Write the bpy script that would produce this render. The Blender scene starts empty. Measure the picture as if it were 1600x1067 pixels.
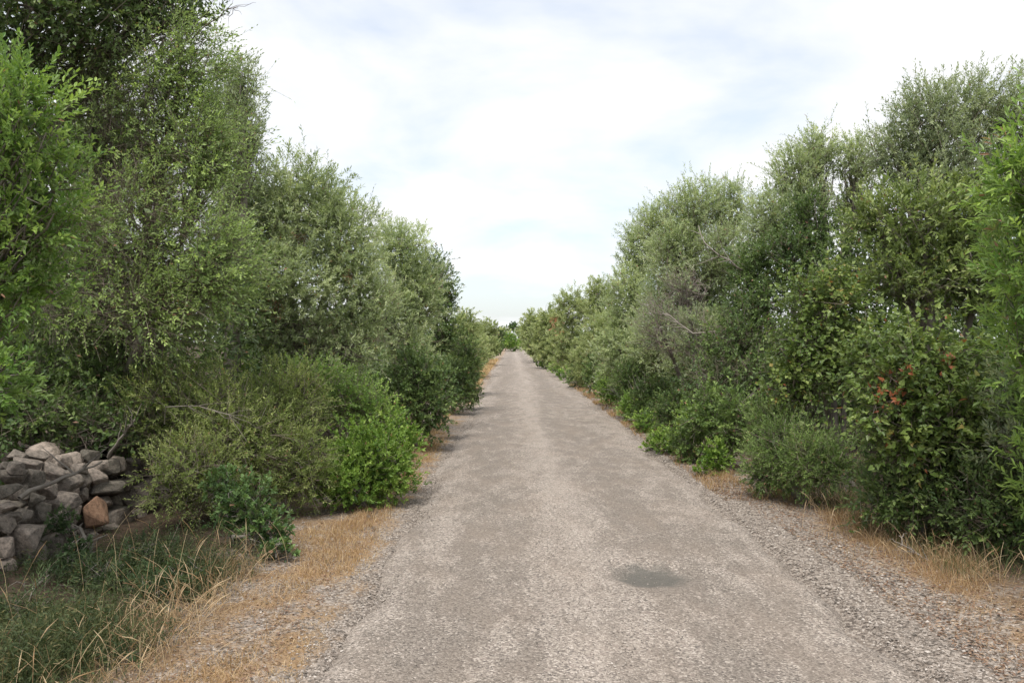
import bpy, math, random
import numpy as np

# ------------------------------------------------------------------ camera, sky, sun, exposure
scene = bpy.context.scene
col = scene.collection
cam_d = bpy.data.cameras.new('camera')
cam_d.sensor_width = 36.0
cam_d.lens = 28.1
cam_d.clip_start = 0.05
cam_d.clip_end = 3000
cam = bpy.data.objects.new('camera', cam_d)
col.objects.link(cam)
CAM_H = 1.6
cam.location = (0, 0, CAM_H)
cam.rotation_euler = (math.radians(90.0), 0, 0)
scene.camera = cam
F = 1250.0            # focal length in pixels of the 1600 px wide photograph
HY = 531.0            # row of the horizon

SUN_EL, SUN_ROT = math.radians(64), math.radians(200)
world = bpy.data.worlds.new('World'); scene.world = world
world.use_nodes = True
wn = world.node_tree.nodes; wl = world.node_tree.links
wn.clear()
def wnode(t, **kw):
    n = wn.new(t)
    for k, v in kw.items(): setattr(n, k, v)
    return n
wout = wnode('ShaderNodeOutputWorld'); wbg = wnode('ShaderNodeBackground')
sky = wnode('ShaderNodeTexSky'); sky.sky_type = 'NISHITA'; sky.sun_disc = False
sky.sun_elevation = SUN_EL; sky.sun_rotation = SUN_ROT; sky.air_density = 1.0; sky.dust_density = 2.0
tc = wnode('ShaderNodeTexCoord'); sep = wnode('ShaderNodeSeparateXYZ')
wl.new(tc.outputs['Generated'], sep.inputs[0])
zc = wnode('ShaderNodeMath', operation='MAXIMUM'); zc.inputs[1].default_value = 0.0
wl.new(sep.outputs['Z'], zc.inputs[0])
za = wnode('ShaderNodeMath', operation='ADD'); za.inputs[1].default_value = 0.22
wl.new(zc.outputs[0], za.inputs[0])
dx = wnode('ShaderNodeMath', operation='DIVIDE'); dy = wnode('ShaderNodeMath', operation='DIVIDE')
wl.new(sep.outputs['X'], dx.inputs[0]); wl.new(za.outputs[0], dx.inputs[1])
wl.new(sep.outputs['Y'], dy.inputs[0]); wl.new(za.outputs[0], dy.inputs[1])
cmb = wnode('ShaderNodeCombineXYZ'); wl.new(dx.outputs[0], cmb.inputs[0]); wl.new(dy.outputs[0], cmb.inputs[1])
cn = wnode('ShaderNodeTexNoise'); cn.inputs['Scale'].default_value = 1.5; cn.inputs['Detail'].default_value = 6
cn.inputs['Roughness'].default_value = 0.52; cn.inputs['Distortion'].default_value = 0.25
wl.new(cmb.outputs[0], cn.inputs['Vector'])
cr = wnode('ShaderNodeValToRGB')
cr.color_ramp.elements[0].position = 0.38; cr.color_ramp.elements[0].color = (0.58, 0.58, 0.58, 1)
cr.color_ramp.elements[1].position = 0.57; cr.color_ramp.elements[1].color = (1, 1, 1, 1)
wl.new(cn.outputs['Fac'], cr.inputs[0])
# a thin veil everywhere: cloud light over the blue of the sky
mixs = wnode('ShaderNodeMix', data_type='RGBA')
mixs.inputs['B'].default_value = (3.8, 3.84, 3.9, 1)
skm = wnode('ShaderNodeMix', data_type='RGBA', blend_type='MULTIPLY'); skm.inputs['Factor'].default_value = 1
skm.inputs['B'].default_value = (0.72, 0.78, 0.80, 1)
wl.new(sky.outputs[0], skm.inputs['A'])
wl.new(skm.outputs['Result'], mixs.inputs['A'])
wl.new(cr.outputs[0], mixs.inputs['Factor'])
wl.new(mixs.outputs['Result'], wbg.inputs['Color'])
wbg.inputs['Strength'].default_value = 0.1
wl.new(wbg.outputs[0], wout.inputs['Surface'])

sun_d = bpy.data.lights.new('sun', 'SUN'); sun_d.energy = 1.5; sun_d.angle = math.radians(25); sun_d.color = (1.0, 0.96, 0.9)
sun = bpy.data.objects.new('sun', sun_d); col.objects.link(sun)
sun.rotation_euler = (math.radians(90) - SUN_EL, 0, math.pi - SUN_ROT)   # high, from behind the camera
scene.view_settings.view_transform = 'Standard'; scene.view_settings.look = 'None'
scene.view_settings.gamma = 1.0; scene.view_settings.exposure = 1.5
scene.view_settings.use_curve_mapping = False
scene.cycles.max_bounces = 8; scene.cycles.diffuse_bounces = 4; scene.cycles.transmission_bounces = 4
scene.cycles.transparent_max_bounces = 4; scene.cycles.caustics_reflective = False; scene.cycles.caustics_refractive = False

# ------------------------------------------------------------------ small helpers
TRIS = [0]
def px(x, y, Y):
    """point at distance Y whose picture is at (x, y) of the photograph"""
    return np.array([(x - 800.0) * Y / F, Y, CAM_H - (y - HY) * Y / F])
def norm(v):
    return v / np.maximum(np.linalg.norm(v, axis=-1, keepdims=True), 1e-9)
def mesh_from(name, verts, tris, mats, tint=None, smooth=False, midx=None):
    verts = np.asarray(verts, np.float32).reshape(-1, 3); tris = np.asarray(tris, np.int32).reshape(-1, 3)
    m = bpy.data.meshes.new(name)
    m.vertices.add(len(verts)); m.vertices.foreach_set('co', verts.ravel())
    m.loops.add(len(tris) * 3); m.loops.foreach_set('vertex_index', tris.ravel())
    m.polygons.add(len(tris)); m.polygons.foreach_set('loop_start', np.arange(0, len(tris) * 3, 3, dtype=np.int32))
    for mm in mats: m.materials.append(mm)
    if midx is not None: m.polygons.foreach_set('material_index', np.asarray(midx, np.int32))
    m.update(calc_edges=True)
    m.polygons.foreach_set('use_smooth', np.full(len(tris), smooth, dtype=bool))
    if tint is not None:
        a = m.attributes.new('tint', 'FLOAT', 'FACE'); a.data.foreach_set('value', np.asarray(tint, np.float32))
    TRIS[0] += len(tris)
    return m
def link(name, mesh, parent=None, loc=None):
    o = bpy.data.objects.new(name, mesh); col.objects.link(o)
    if parent is not None: o.parent = parent
    if loc is not None: o.location = loc
    return o
def tag(o, label=None, cat=None, group=None, kind=None):
    if label: o['label'] = label
    if cat: o['category'] = cat
    if group: o['group'] = group
    if kind: o['kind'] = kind
    return o
def empty(name, loc):
    o = bpy.data.objects.new(name, None); col.objects.link(o); o.location = tuple(float(v) for v in loc); o.empty_display_size = 0.2
    return o

class Acc:
    """collects triangles"""
    def __init__(s): s.v, s.t, s.c, s.n = [], [], [], 0
    def add(s, v, t, c=None):
        v = v.reshape(-1, 3); t = t.reshape(-1, 3)
        s.v.append(v); s.t.append(t + s.n); s.n += len(v)
        s.c.append(np.zeros(len(t)) if c is None else c)
    def build(s, name, mat, parent=None, origin=None, smooth=False):
        v = np.concatenate(s.v)
        if origin is not None: v = v - np.asarray(origin)
        return link(name, mesh_from(name, v, np.concatenate(s.t), [mat], np.concatenate(s.c), smooth), parent)

def tubes(acc, P, R, sides=4, tint=None):
    """P (N,K,3) centre lines, R (N,K) radii"""
    N, K, _ = P.shape
    if N == 0: return
    T = np.empty_like(P); T[:, 1:-1] = P[:, 2:] - P[:, :-2]; T[:, 0] = P[:, 1] - P[:, 0]; T[:, -1] = P[:, -1] - P[:, -2]
    T = norm(T)
    ref = np.where(np.abs(T[..., 2:3]) > 0.9, np.array([1.0, 0, 0]), np.array([0, 0, 1.0]))
    A = norm(np.cross(T, ref)); B = np.cross(T, A)
    ang = np.arange(sides) * 2 * math.pi / sides
    V = P[:, :, None, :] + R[:, :, None, None] * (A[:, :, None, :] * np.cos(ang)[None, None, :, None] + B[:, :, None, :] * np.sin(ang)[None, None, :, None])
    idx = np.arange(N * K * sides).reshape(N, K, sides)
    a = idx[:, :-1, :]; b = np.roll(a, -1, axis=2); c = idx[:, 1:, :]; d = np.roll(c, -1, axis=2)
    t = np.concatenate([np.stack([a, b, d], -1).reshape(N, -1, 3), np.stack([a, d, c], -1).reshape(N, -1, 3)], 1)
    cc = np.repeat(np.zeros(N) if tint is None else tint, t.shape[1])
    acc.add(V, t.reshape(-1, 3), cc)

def leaves(acc, base, d, nrm, L, W, tint, shape='diamond', fold=0.12):
    """one leaf blade each: base point, direction, upper-side normal, length, width"""
    side = norm(np.cross(nrm, d)); nrm = np.cross(d, side)
    L = L[:, None]; W = W[:, None]; n = len(base)
    tip = base + d * L - nrm * L * 0.08
    if shape == 'diamond':
        m = base + d * L * 0.48 + nrm * W * fold
        V = np.stack([base, m - side * W / 2, tip, m + side * W / 2], 1)
        q = np.array([[0, 1, 2], [0, 2, 3]])
    elif shape == 'oval':
        m1 = base + d * L * 0.28 + nrm * W * fold; m2 = base + d * L * 0.70 + nrm * W * fold
        V = np.stack([base, m1 - side * W * .45, m2 - side * W * .42, tip, m2 + side * W * .42, m1 + side * W * .45], 1)
        q = np.array([[0, 1, 2], [0, 2, 3], [0, 3, 4], [0, 4, 5]])
    else:  # heart
        b0 = base + d * L * 0.12; m0 = base - d * L * 0.02 + nrm * W * fold
        m1 = base + d * L * 0.25 + nrm * W * fold; m2 = base + d * L * 0.62 + nrm * W * fold * .6
        V = np.stack([b0, m0 - side * W * .28, m1 - side * W * .5, m2 - side * W * .27, tip, m2 + side * W * .27, m1 + side * W * .5, m0 + side * W * .28], 1)
        q = np.array([[0, 1, 2], [0, 2, 3], [0, 3, 4], [0, 4, 5], [0, 5, 6], [0, 6, 7]])
    k = V.shape[1]
    t = (np.arange(n) * k)[:, None, None] + q[None]
    acc.add(V, t, np.repeat(tint, len(q)))

# ------------------------------------------------------------------ materials
def new_mat(name):
    m = bpy.data.materials.new(name); m.use_nodes = True
    nt = m.node_tree; nt.nodes.clear()
    return m, nt.nodes, nt.links
def ramp(n, stops, interp='LINEAR'):
    r = n.new('ShaderNodeValToRGB'); r.color_ramp.interpolation = interp
    e = r.color_ramp.elements
    while len(e) < len(stops): e.new(0.5)
    for i, (p, c) in enumerate(stops):
        e[i].position = p; e[i].color = (c[0], c[1], c[2], 1)
    return r
def leaf_mat(name, stops, under=None, rough=0.5, trans=0.28, spec=0.4):
    m, n, l = new_mat(name)
    at = n.new('ShaderNodeAttribute'); at.attribute_name = 'tint'
    r = ramp(n, stops); l.new(at.outputs['Fac'], r.inputs[0])
    c = r.outputs[0]
    if under:
        g = n.new('ShaderNodeNewGeometry'); mx = n.new('ShaderNodeMix'); mx.data_type = 'RGBA'
        l.new(g.outputs['Backfacing'], mx.inputs['Factor']); l.new(c, mx.inputs['A']); mx.inputs['B'].default_value = (*under, 1)
        c = mx.outputs['Result']
    p = n.new('ShaderNodeBsdfPrincipled'); l.new(c, p.inputs['Base Color'])
    p.inputs['Roughness'].default_value = rough + .12; p.inputs['Specular IOR Level'].default_value = spec * .6
    t = n.new('ShaderNodeBsdfTranslucent')
    tm = n.new('ShaderNodeMix'); tm.data_type = 'RGBA'; tm.blend_type = 'MULTIPLY'; tm.inputs['Factor'].default_value = 1
    l.new(r.outputs[0], tm.inputs['A']); tm.inputs['B'].default_value = (3.2 * trans, 3.3 * trans, 1.9 * trans, 1)
    l.new(tm.outputs['Result'], t.inputs['Color'])
    s = n.new('ShaderNodeAddShader')          # a leaf reflects some light and lets some through
    l.new(p.outputs[0], s.inputs[0]); l.new(t.outputs[0], s.inputs[1])
    o = n.new('ShaderNodeOutputMaterial'); l.new(s.outputs[0], o.inputs[0])
    return m
def bark_mat(name, a, b, scale=14):
    m, n, l = new_mat(name)
    tcn = n.new('ShaderNodeTexCoord'); no = n.new('ShaderNodeTexNoise'); no.inputs['Scale'].default_value = scale; no.inputs['Detail'].default_value = 5
    l.new(tcn.outputs['Object'], no.inputs['Vector'])
    at = n.new('ShaderNodeAttribute'); at.attribute_name = 'tint'
    ad = n.new('ShaderNodeMath'); ad.operation = 'MULTIPLY_ADD'; ad.inputs[1].default_value = 0.6
    l.new(at.outputs['Fac'], ad.inputs[0]); l.new(no.outputs['Fac'], ad.inputs[2])
    r = ramp(n, [(0.3, a), (1.0, b)]); l.new(ad.outputs[0], r.inputs[0])
    p = n.new('ShaderNodeBsdfPrincipled'); l.new(r.outputs[0], p.inputs['Base Color']); p.inputs['Roughness'].default_value = 0.85
    bu = n.new('ShaderNodeBump'); bu.inputs['Strength'].default_value = 0.5; bu.inputs['Distance'].default_value = 0.01
    l.new(no.outputs['Fac'], bu.inputs['Height']); l.new(bu.outputs[0], p.inputs['Normal'])
    o = n.new('ShaderNodeOutputMaterial'); l.new(p.outputs[0], o.inputs[0])
    return m
BR = (0.22, 0.12, 0.075)
M = dict(
    olive=leaf_mat('olive_leaf', [(0, (0.104, 0.139, 0.055)), (0.5, (0.208, 0.249, 0.121)), (0.93, (0.381, 0.416, 0.242)), (1, BR)], (0.417, 0.450, 0.339), 0.42, 0.22, 0.5),
    grey=leaf_mat('grey_olive_leaf', [(0, (0.090, 0.123, 0.057)), (0.5, (0.176, 0.210, 0.113)), (0.93, (0.307, 0.338, 0.204)), (1, BR)], (0.340, 0.374, 0.272), 0.45, 0.2, 0.5),
    fresh=leaf_mat('fresh_leaf', [(0, (0.058, 0.117, 0.020)), (0.5, (0.126, 0.197, 0.039)), (0.93, (0.270, 0.363, 0.088)), (1, BR)], (0.183, 0.252, 0.098), 0.38, 0.22, 0.5),
    vivid=leaf_mat('vivid_leaf', [(0, (0.055, 0.110, 0.019)), (0.5, (0.123, 0.197, 0.031)), (0.93, (0.244, 0.320, 0.080)), (1, BR)], None, 0.4, 0.14, 0.45),
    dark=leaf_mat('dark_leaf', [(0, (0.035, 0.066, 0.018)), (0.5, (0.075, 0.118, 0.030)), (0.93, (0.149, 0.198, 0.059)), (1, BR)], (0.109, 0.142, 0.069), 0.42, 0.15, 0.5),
    oak=leaf_mat('bluish_leaf', [(0, (0.033, 0.068, 0.022)), (0.5, (0.066, 0.116, 0.034)), (0.93, (0.142, 0.223, 0.068)), (1, BR)], (0.123, 0.151, 0.061), 0.42, 0.15, 0.5),
    smilax=leaf_mat('creeper_leaf', [(0, (0.044, 0.075, 0.017)), (0.5, (0.091, 0.136, 0.027)), (0.90, (0.181, 0.226, 0.061)), (0.97, (0.262, 0.100, 0.043)), (1, (0.227, 0.075, 0.034))], (0.133, 0.165, 0.069), 0.36, 0.15, 0.5),
    yellow=leaf_mat('yellowish_leaf', [(0, (0.063, 0.092, 0.017)), (0.5, (0.126, 0.168, 0.043)), (0.93, (0.239, 0.275, 0.103)), (1, BR)], (0.168, 0.207, 0.103), 0.36, 0.17, 0.5),
    broom=leaf_mat('fine_grey_green_leaf', [(0, (0.075, 0.100, 0.027)), (0.5, (0.149, 0.187, 0.058)), (0.93, (0.261, 0.292, 0.116)), (1, BR)], None, 0.55, 0.22, 0.35),
    far=leaf_mat('pale_leaf', [(0, (0.109, 0.139, 0.050)), (0.5, (0.198, 0.232, 0.099)), (0.93, (0.317, 0.337, 0.178)), (1, BR)], (0.277, 0.307, 0.188), 0.5, 0.22, 0.4),
    phil=leaf_mat('dull_green_leaf', [(0, (0.074, 0.114, 0.034)), (0.5, (0.156, 0.214, 0.065)), (0.93, (0.321, 0.413, 0.135)), (1, BR)], (0.235, 0.294, 0.163), 0.42, 0.22, 0.45),
    herb=leaf_mat('herb_leaf', [(0, (0.024, 0.042, 0.017)), (0.5, (0.050, 0.080, 0.032)), (0.93, (0.12, 0.16, 0.07)), (1, BR)], None, 0.5, 0.12, 0.35),
    shade=leaf_mat('mid_green_leaf', [(0, (0.042, 0.073, 0.018)), (0.5, (0.090, 0.140, 0.034)), (0.93, (0.190, 0.254, 0.075)), (1, BR)], (0.130, 0.173, 0.070), 0.45, 0.16, 0.45),
    rust=leaf_mat('rusty_dead_leaf', [(0, (0.20, 0.10, 0.06)), (1, (0.36, 0.20, 0.13))], None, 0.7, 0.2, 0.2),
    straw=leaf_mat('straw_blade', [(0, (0.13, 0.075, 0.042)), (0.5, (0.30, 0.20, 0.112)), (1, (0.48, 0.385, 0.26))], None, 0.7, 0.2, 0.2),
    blade=leaf_mat('green_blade', [(0, (0.022, 0.035, 0.014)), (0.6, (0.058, 0.076, 0.028)), (1, (0.19, 0.155, 0.075))], None, 0.5, 0.14, 0.35),
    litter=leaf_mat('fallen_leaf', [(0, (0.09, 0.05, 0.035)), (0.5, (0.20, 0.125, 0.085)), (1, (0.37, 0.28, 0.20))], None, 0.7, 0.1, 0.2),
    bark=bark_mat('grey_bark', (0.10, 0.085, 0.07), (0.28, 0.25, 0.21)),
    twig=bark_mat('brown_twig', (0.09, 0.07, 0.055), (0.25, 0.20, 0.16)),
    twigred=bark_mat('purplish_dead_twig', (0.12, 0.085, 0.08), (0.30, 0.235, 0.22)),
    pale=bark_mat('bleached_dead_wood', (0.17, 0.145, 0.12), (0.36, 0.32, 0.275)),
)

# ------------------------------------------------------------------ ground and road
def road_mid(y):
    return np.interp(y, [-60, 28, 42, 60, 90, 115, 135, 160, 200, 300], [0.575, 0.575, 0.25, 0.2, 0.5, 1.2, 2.6, 6.5, 20, 75])
def road_half(y):
    return np.interp(y, [-60, 25, 45, 60, 300], [1.47, 1.47, 1.32, 1.15, 1.15])
_r = np.random.default_rng(5)
_ph = _r.uniform(0, 6.28, (12,)); _fr = np.array([0.35, 0.8, 1.7, 3.1, 5.9, 9.7])
def wob(y, k):
    return sum(np.sin(y * _fr[i] * (1 + .13 * k) + _ph[(i + 3 * k) % 12]) * a for i, a in enumerate([.05, .045, .035, .025, .018, .012]))
def ground_z(x, y):
    x = np.asarray(x, float); y = np.asarray(y, float)
    off = np.abs(x - road_mid(y)) - road_half(y)
    z = np.where(off < 0, -0.05 * np.clip(-off / 0.12, 0, 1), 0.06 * np.clip(off / 2.0, 0, 1) ** 1.3)
    b = 0.012 * np.sin(x * 3.1 + 1) * np.sin(y * 2.3) + 0.008 * np.sin(x * 7.7 + y * 5.1)
    return z + b * np.clip(off / 0.4, 0, 1)

def grid_mesh(name, X, Y, Z, mat):
    ny, nx = X.shape
    v = np.stack([X, Y, Z], -1).reshape(-1, 3)
    i = np.arange(ny * nx).reshape(ny, nx)
    a, b, c, d = i[:-1, :-1], i[:-1, 1:], i[1:, 1:], i[1:, :-1]
    t = np.concatenate([np.stack([a, b, c], -1).reshape(-1, 3), np.stack([a, c, d], -1).reshape(-1, 3)])
    return mesh_from(name, v, t, [mat], None, True)

def mathn(n, l, op, a, b=None, c=None):
    m = n.new('ShaderNodeMath'); m.operation = op
    for i, v in enumerate((a, b, c)):
        if v is None: continue
        if isinstance(v, (int, float)): m.inputs[i].default_value = v
        else: l.new(v, m.inputs[i])
    return m.outputs[0]
def noise(n, l, vec, scale, detail=4, rough=0.5, dist=0):
    x = n.new('ShaderNodeTexNoise'); x.inputs['Scale'].default_value = scale; x.inputs['Detail'].default_value = detail
    x.inputs['Roughness'].default_value = rough; x.inputs['Distortion'].default_value = dist
    l.new(vec, x.inputs['Vector']); return x.outputs['Fac']
def mixc(n, l, f, a, b, mode='MIX'):
    x = n.new('ShaderNodeMix'); x.data_type = 'RGBA'; x.blend_type = mode
    for s, v in (('Factor', f), ('A', a), ('B', b)):
        if isinstance(v, (int, float)): x.inputs[s].default_value = v
        elif isinstance(v, tuple): x.inputs[s].default_value = (*v, 1)
        else: l.new(v, x.inputs[s])
    return x.outputs['Result']

def road_material():
    m, n, l = new_mat('worn_chip_seal')
    t = n.new('ShaderNodeTexCoord').outputs['Object']
    sp = n.new('ShaderNodeSeparateXYZ'); l.new(t, sp.inputs[0])
    # aggregate chips
    vo = n.new('ShaderNodeTexVoronoi'); vo.inputs['Scale'].default_value = 95; l.new(t, vo.inputs['Vector'])
    vs = n.new('ShaderNodeSeparateColor'); l.new(vo.outputs['Color'], vs.inputs[0])
    chips = ramp(n, [(0, (0.10, 0.088, 0.08)), (0.22, (0.23, 0.196, 0.168)), (0.55, (0.33, 0.282, 0.24)), (0.85, (0.42, 0.362, 0.31)), (1.0, (0.56, 0.49, 0.43))])
    l.new(vs.outputs[0], chips.inputs[0])
    vo2 = n.new('ShaderNodeTexVoronoi'); vo2.inputs['Scale'].default_value = 38; l.new(t, vo2.inputs['Vector'])
    vs2 = n.new('ShaderNodeSeparateColor'); l.new(vo2.outputs['Color'], vs2.inputs[0])
    c = mixc(n, l, mathn(n, l, 'MULTIPLY', mathn(n, l, 'GREATER_THAN', vs2.outputs[1], 0.9), 0.5), chips.outputs[0], (0.27, 0.22, 0.19))
    # bare bitumen between the chips, thicker where the wheels run
    mp = n.new('ShaderNodeMapping'); mp.inputs['Scale'].default_value = (1.0, 0.45, 1.0); l.new(t, mp.inputs['Vector'])
    mp2 = n.new('ShaderNodeMapping'); mp2.inputs['Scale'].default_value = (1.6, 0.16, 1.0); l.new(t, mp2.inputs['Vector'])
    big = noise(n, l, mp2.outputs[0], 1.3, 5, 0.6, 0.3)
    mid = noise(n, l, mp.outputs[0], 4.5, 7, 0.72)
    fine = noise(n, l, t, 48, 4, 0.75)
    xx = mathn(n, l, 'ADD', sp.outputs[0], mathn(n, l, 'MULTIPLY', mathn(n, l, 'SUBTRACT', big, 0.5), 0.5))
    def track(x0, w):
        q = mathn(n, l, 'DIVIDE', mathn(n, l, 'SUBTRACT', xx, x0), w)
        return mathn(n, l, 'POWER', 2.718, mathn(n, l, 'MULTIPLY', mathn(n, l, 'MULTIPLY', q, q), -1.0))
    tr = mathn(n, l, 'ADD', track(-0.28, 0.36), track(1.15, 0.42))
    w = mathn(n, l, 'MULTIPLY_ADD', tr, 0.10, mathn(n, l, 'MULTIPLY_ADD', big, 0.35, mathn(n, l, 'MULTIPLY', mid, 0.75)))
    w = mathn(n, l, 'MULTIPLY_ADD', fine, 0.75, w)
    wr = ramp(n, [(0.92, (0, 0, 0)), (1.5, (1, 1, 1))]); l.new(w, wr.inputs[0])
    c = mixc(n, l, mathn(n, l, 'MULTIPLY', wr.outputs[0], 0.55), c, (0.125, 0.105, 0.086))
    # pale gravel left down the middle and along the edges by the wheels
    pg = mathn(n, l, 'MULTIPLY', track(0.47, 0.17), mathn(n, l, 'MULTIPLY_ADD', fine, 1.3, -0.3))
    c = mixc(n, l, mathn(n, l, 'MULTIPLY', pg, 0.4), c, (0.48, 0.415, 0.36))
    # dust drifted over it
    du = ramp(n, [(0.45, (0, 0, 0)), (0.75, (1, 1, 1))]); l.new(noise(n, l, mp.outputs[0], 2.3, 5, 0.6), du.inputs[0])
    c = mixc(n, l, mathn(n, l, 'MULTIPLY', du.outputs[0], 0.3), c, (0.32, 0.25, 0.195))
    # old bitumen patch in the pothole
    dist = n.new('ShaderNodeVectorMath'); dist.operation = 'SUBTRACT'; l.new(t, dist.inputs[0]); dist.inputs[1].default_value = (0.93, 5.42, 0)
    dm = n.new('ShaderNodeMapping'); dm.inputs['Scale'].default_value = (3.4, 3.0, 0); l.new(dist.outputs[0], dm.inputs['Vector'])
    ln = n.new('ShaderNodeVectorMath'); ln.operation = 'LENGTH'; l.new(dm.outputs[0], ln.inputs[0])
    pn = mathn(n, l, 'MULTIPLY_ADD', mathn(n, l, 'SUBTRACT', noise(n, l, t, 7, 7, 0.75), 0.5), 1.3, ln.outputs['Value'])
    pr = ramp(n, [(0.5, (1, 1, 1)), (1.05, (0, 0, 0))]); l.new(pn, pr.inputs[0])
    pc = mixc(n, l, mathn(n, l, 'MULTIPLY', fine, 0.7), (0.062, 0.062, 0.054), (0.20, 0.185, 0.162))
    c = mixc(n, l, mathn(n, l, 'MULTIPLY', pr.outputs[0], 0.85), c, pc)
    p = n.new('ShaderNodeBsdfPrincipled'); l.new(c, p.inputs['Base Color']); p.inputs['Roughness'].default_value = 0.9
    p.inputs['Specular IOR Level'].default_value = 0.25
    h = mathn(n, l, 'ADD', mathn(n, l, 'MULTIPLY', vo.outputs['Distance'], -1.0), mathn(n, l, 'MULTIPLY', mid, 0.8))
    bu = n.new('ShaderNodeBump'); bu.inputs['Strength'].default_value = 0.8; bu.inputs['Distance'].default_value = 0.012
    l.new(h, bu.inputs['Height']); l.new(bu.outputs[0], p.inputs['Normal'])
    o = n.new('ShaderNodeOutputMaterial'); l.new(p.outputs[0], o.inputs[0])
    return m
def ground_material():
    m, n, l = new_mat('gravelly_soil')
    t = n.new('ShaderNodeTexCoord').outputs['Object']
    sp = n.new('ShaderNodeSeparateXYZ'); l.new(t, sp.inputs[0])
    vo = n.new('ShaderNodeTexVoronoi'); vo.inputs['Scale'].default_value = 60; l.new(t, vo.inputs['Vector'])
    vs = n.new('ShaderNodeSeparateColor'); l.new(vo.outputs['Color'], vs.inputs[0])
    chips = ramp(n, [(0, (0.10, 0.083, 0.07)), (0.5, (0.26, 0.215, 0.178)), (1.0, (0.45, 0.39, 0.335))]); l.new(vs.outputs[0], chips.inputs[0])
    fine = noise(n, l, t, 45, 5, 0.7); mid = noise(n, l, t, 3.2, 6, 0.65); big = noise(n, l, t, 0.8, 4)
    straw = ramp(n, [(0.3, (0.16, 0.095, 0.055)), (0.5, (0.30, 0.20, 0.115)), (0.75, (0.40, 0.29, 0.18))]); l.new(fine, straw.inputs[0])
    soil = ramp(n, [(0.3, (0.04, 0.03, 0.021)), (0.7, (0.115, 0.08, 0.056))]); l.new(noise(n, l, t, 22, 6, 0.7), soil.inputs[0])
    sm = ramp(n, [(0.42, (0, 0, 0)), (0.58, (1, 1, 1))]); l.new(mathn(n, l, 'MULTIPLY_ADD', mathn(n, l, 'SUBTRACT', fine, 0.5), 0.5, mid), sm.inputs[0])
    sx = mathn(n, l, 'SUBTRACT', sp.outputs[0], 0.575)
    lim = mathn(n, l, 'MULTIPLY_ADD', mathn(n, l, 'GREATER_THAN', sx, 0.0), 0.5, 1.50)
    out_ = mathn(n, l, 'SUBTRACT', mathn(n, l, 'ADD', mathn(n, l, 'ABSOLUTE', sx), mathn(n, l, 'MULTIPLY', mathn(n, l, 'SUBTRACT', mid, 0.5), 0.5)), lim)
    ov = ramp(n, [(0.0, (0, 0, 0)), (0.18, (1, 1, 1))]); l.new(out_, ov.inputs[0])
    c = mixc(n, l, mathn(n, l, 'MULTIPLY', sm.outputs[0], ov.outputs[0]), chips.outputs[0], straw.outputs[0])
    ax = mathn(n, l, 'ABSOLUTE', mathn(n, l, 'SUBTRACT', sp.outputs[0], 0.575))
    ax = mathn(n, l, 'ADD', ax, mathn(n, l, 'MULTIPLY', mathn(n, l, 'SUBTRACT', mid, 0.5), 1.2))
    dr = ramp(n, [(0.0, (0, 0, 0)), (1, (1, 1, 1))])
    l.new(mathn(n, l, 'DIVIDE', mathn(n, l, 'SUBTRACT', ax, 2.2), 0.9), dr.inputs[0])
    c = mixc(n, l, dr.outputs[0], c, soil.outputs[0])
    p = n.new('ShaderNodeBsdfPrincipled'); l.new(c, p.inputs['Base Color']); p.inputs['Roughness'].default_value = 0.95
    p.inputs['Specular IOR Level'].default_value = 0.2
    bu = n.new('ShaderNodeBump'); bu.inputs['Strength'].default_value = 0.9; bu.inputs['Distance'].default_value = 0.02
    l.new(mathn(n, l, 'SUBTRACT', fine, mathn(n, l, 'MULTIPLY', vo.outputs['Distance'], 0.7)), bu.inputs['Height']); l.new(bu.outputs[0], p.inputs['Normal'])
    o = n.new('ShaderNodeOutputMaterial'); l.new(p.outputs[0], o.inputs[0])
    return m

ys = np.concatenate([np.linspace(-40, 2, 20), np.linspace(2.2, 14, 110), np.linspace(14.5, 60, 90), np.linspace(62, 230, 85), [260, 320, 420, 600, 1000]])
u = np.concatenate([[-600, -200, -80, -40, -20, -12], np.linspace(-8, -1.9, 26), np.linspace(-1.7, 1.7, 35), np.linspace(1.9, 8, 26), [12, 20, 40, 80, 200, 600]])
UU, YY = np.meshgrid(u, ys)
XX = UU + road_mid(YY)
tag(link('ground', grid_mesh('ground', XX, YY, ground_z(XX, YY), ground_material())), kind='structure')

ys = np.concatenate([np.linspace(-8, 2.4, 20), np.linspace(2.5, 8.5, 170), np.linspace(8.6, 30, 160), np.linspace(30.5, 220, 200)])
s = np.linspace(-1, 1, 97)
SS, YY = np.meshgrid(s, ys)
hl = road_half(YY) + wob(YY, 0); hr = road_half(YY) + wob(YY, 1) * 1.3
XX = road_mid(YY) + np.where(SS < 0, SS * hl, SS * hr)
ZZ = 0.012 + 0.03 * (1 - SS ** 2) + 0.004 * np.sin(XX * 2.1 + YY * .7) + 0.003 * np.sin(XX * 5.3 - YY * 3.1)
ZZ -= 0.045 * np.clip((np.abs(SS) - 0.9) / 0.1, 0, 1) ** 2
for tx in (-0.25, 1.2): ZZ -= 0.010 * np.exp(-((XX - tx) / 0.35) ** 2)
q = np.sqrt(((XX - 0.93) / 0.30) ** 2 + ((YY - 5.42) / 0.33) ** 2) + 0.12 * np.sin(XX * 23 + 1) * np.sin(YY * 19)
ZZ -= 0.048 * np.clip((1.2 - q) / 0.7, 0, 1) ** 1.2
tag(link('road', grid_mesh('road', XX, YY, ZZ, road_material())), kind='structure')
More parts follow.
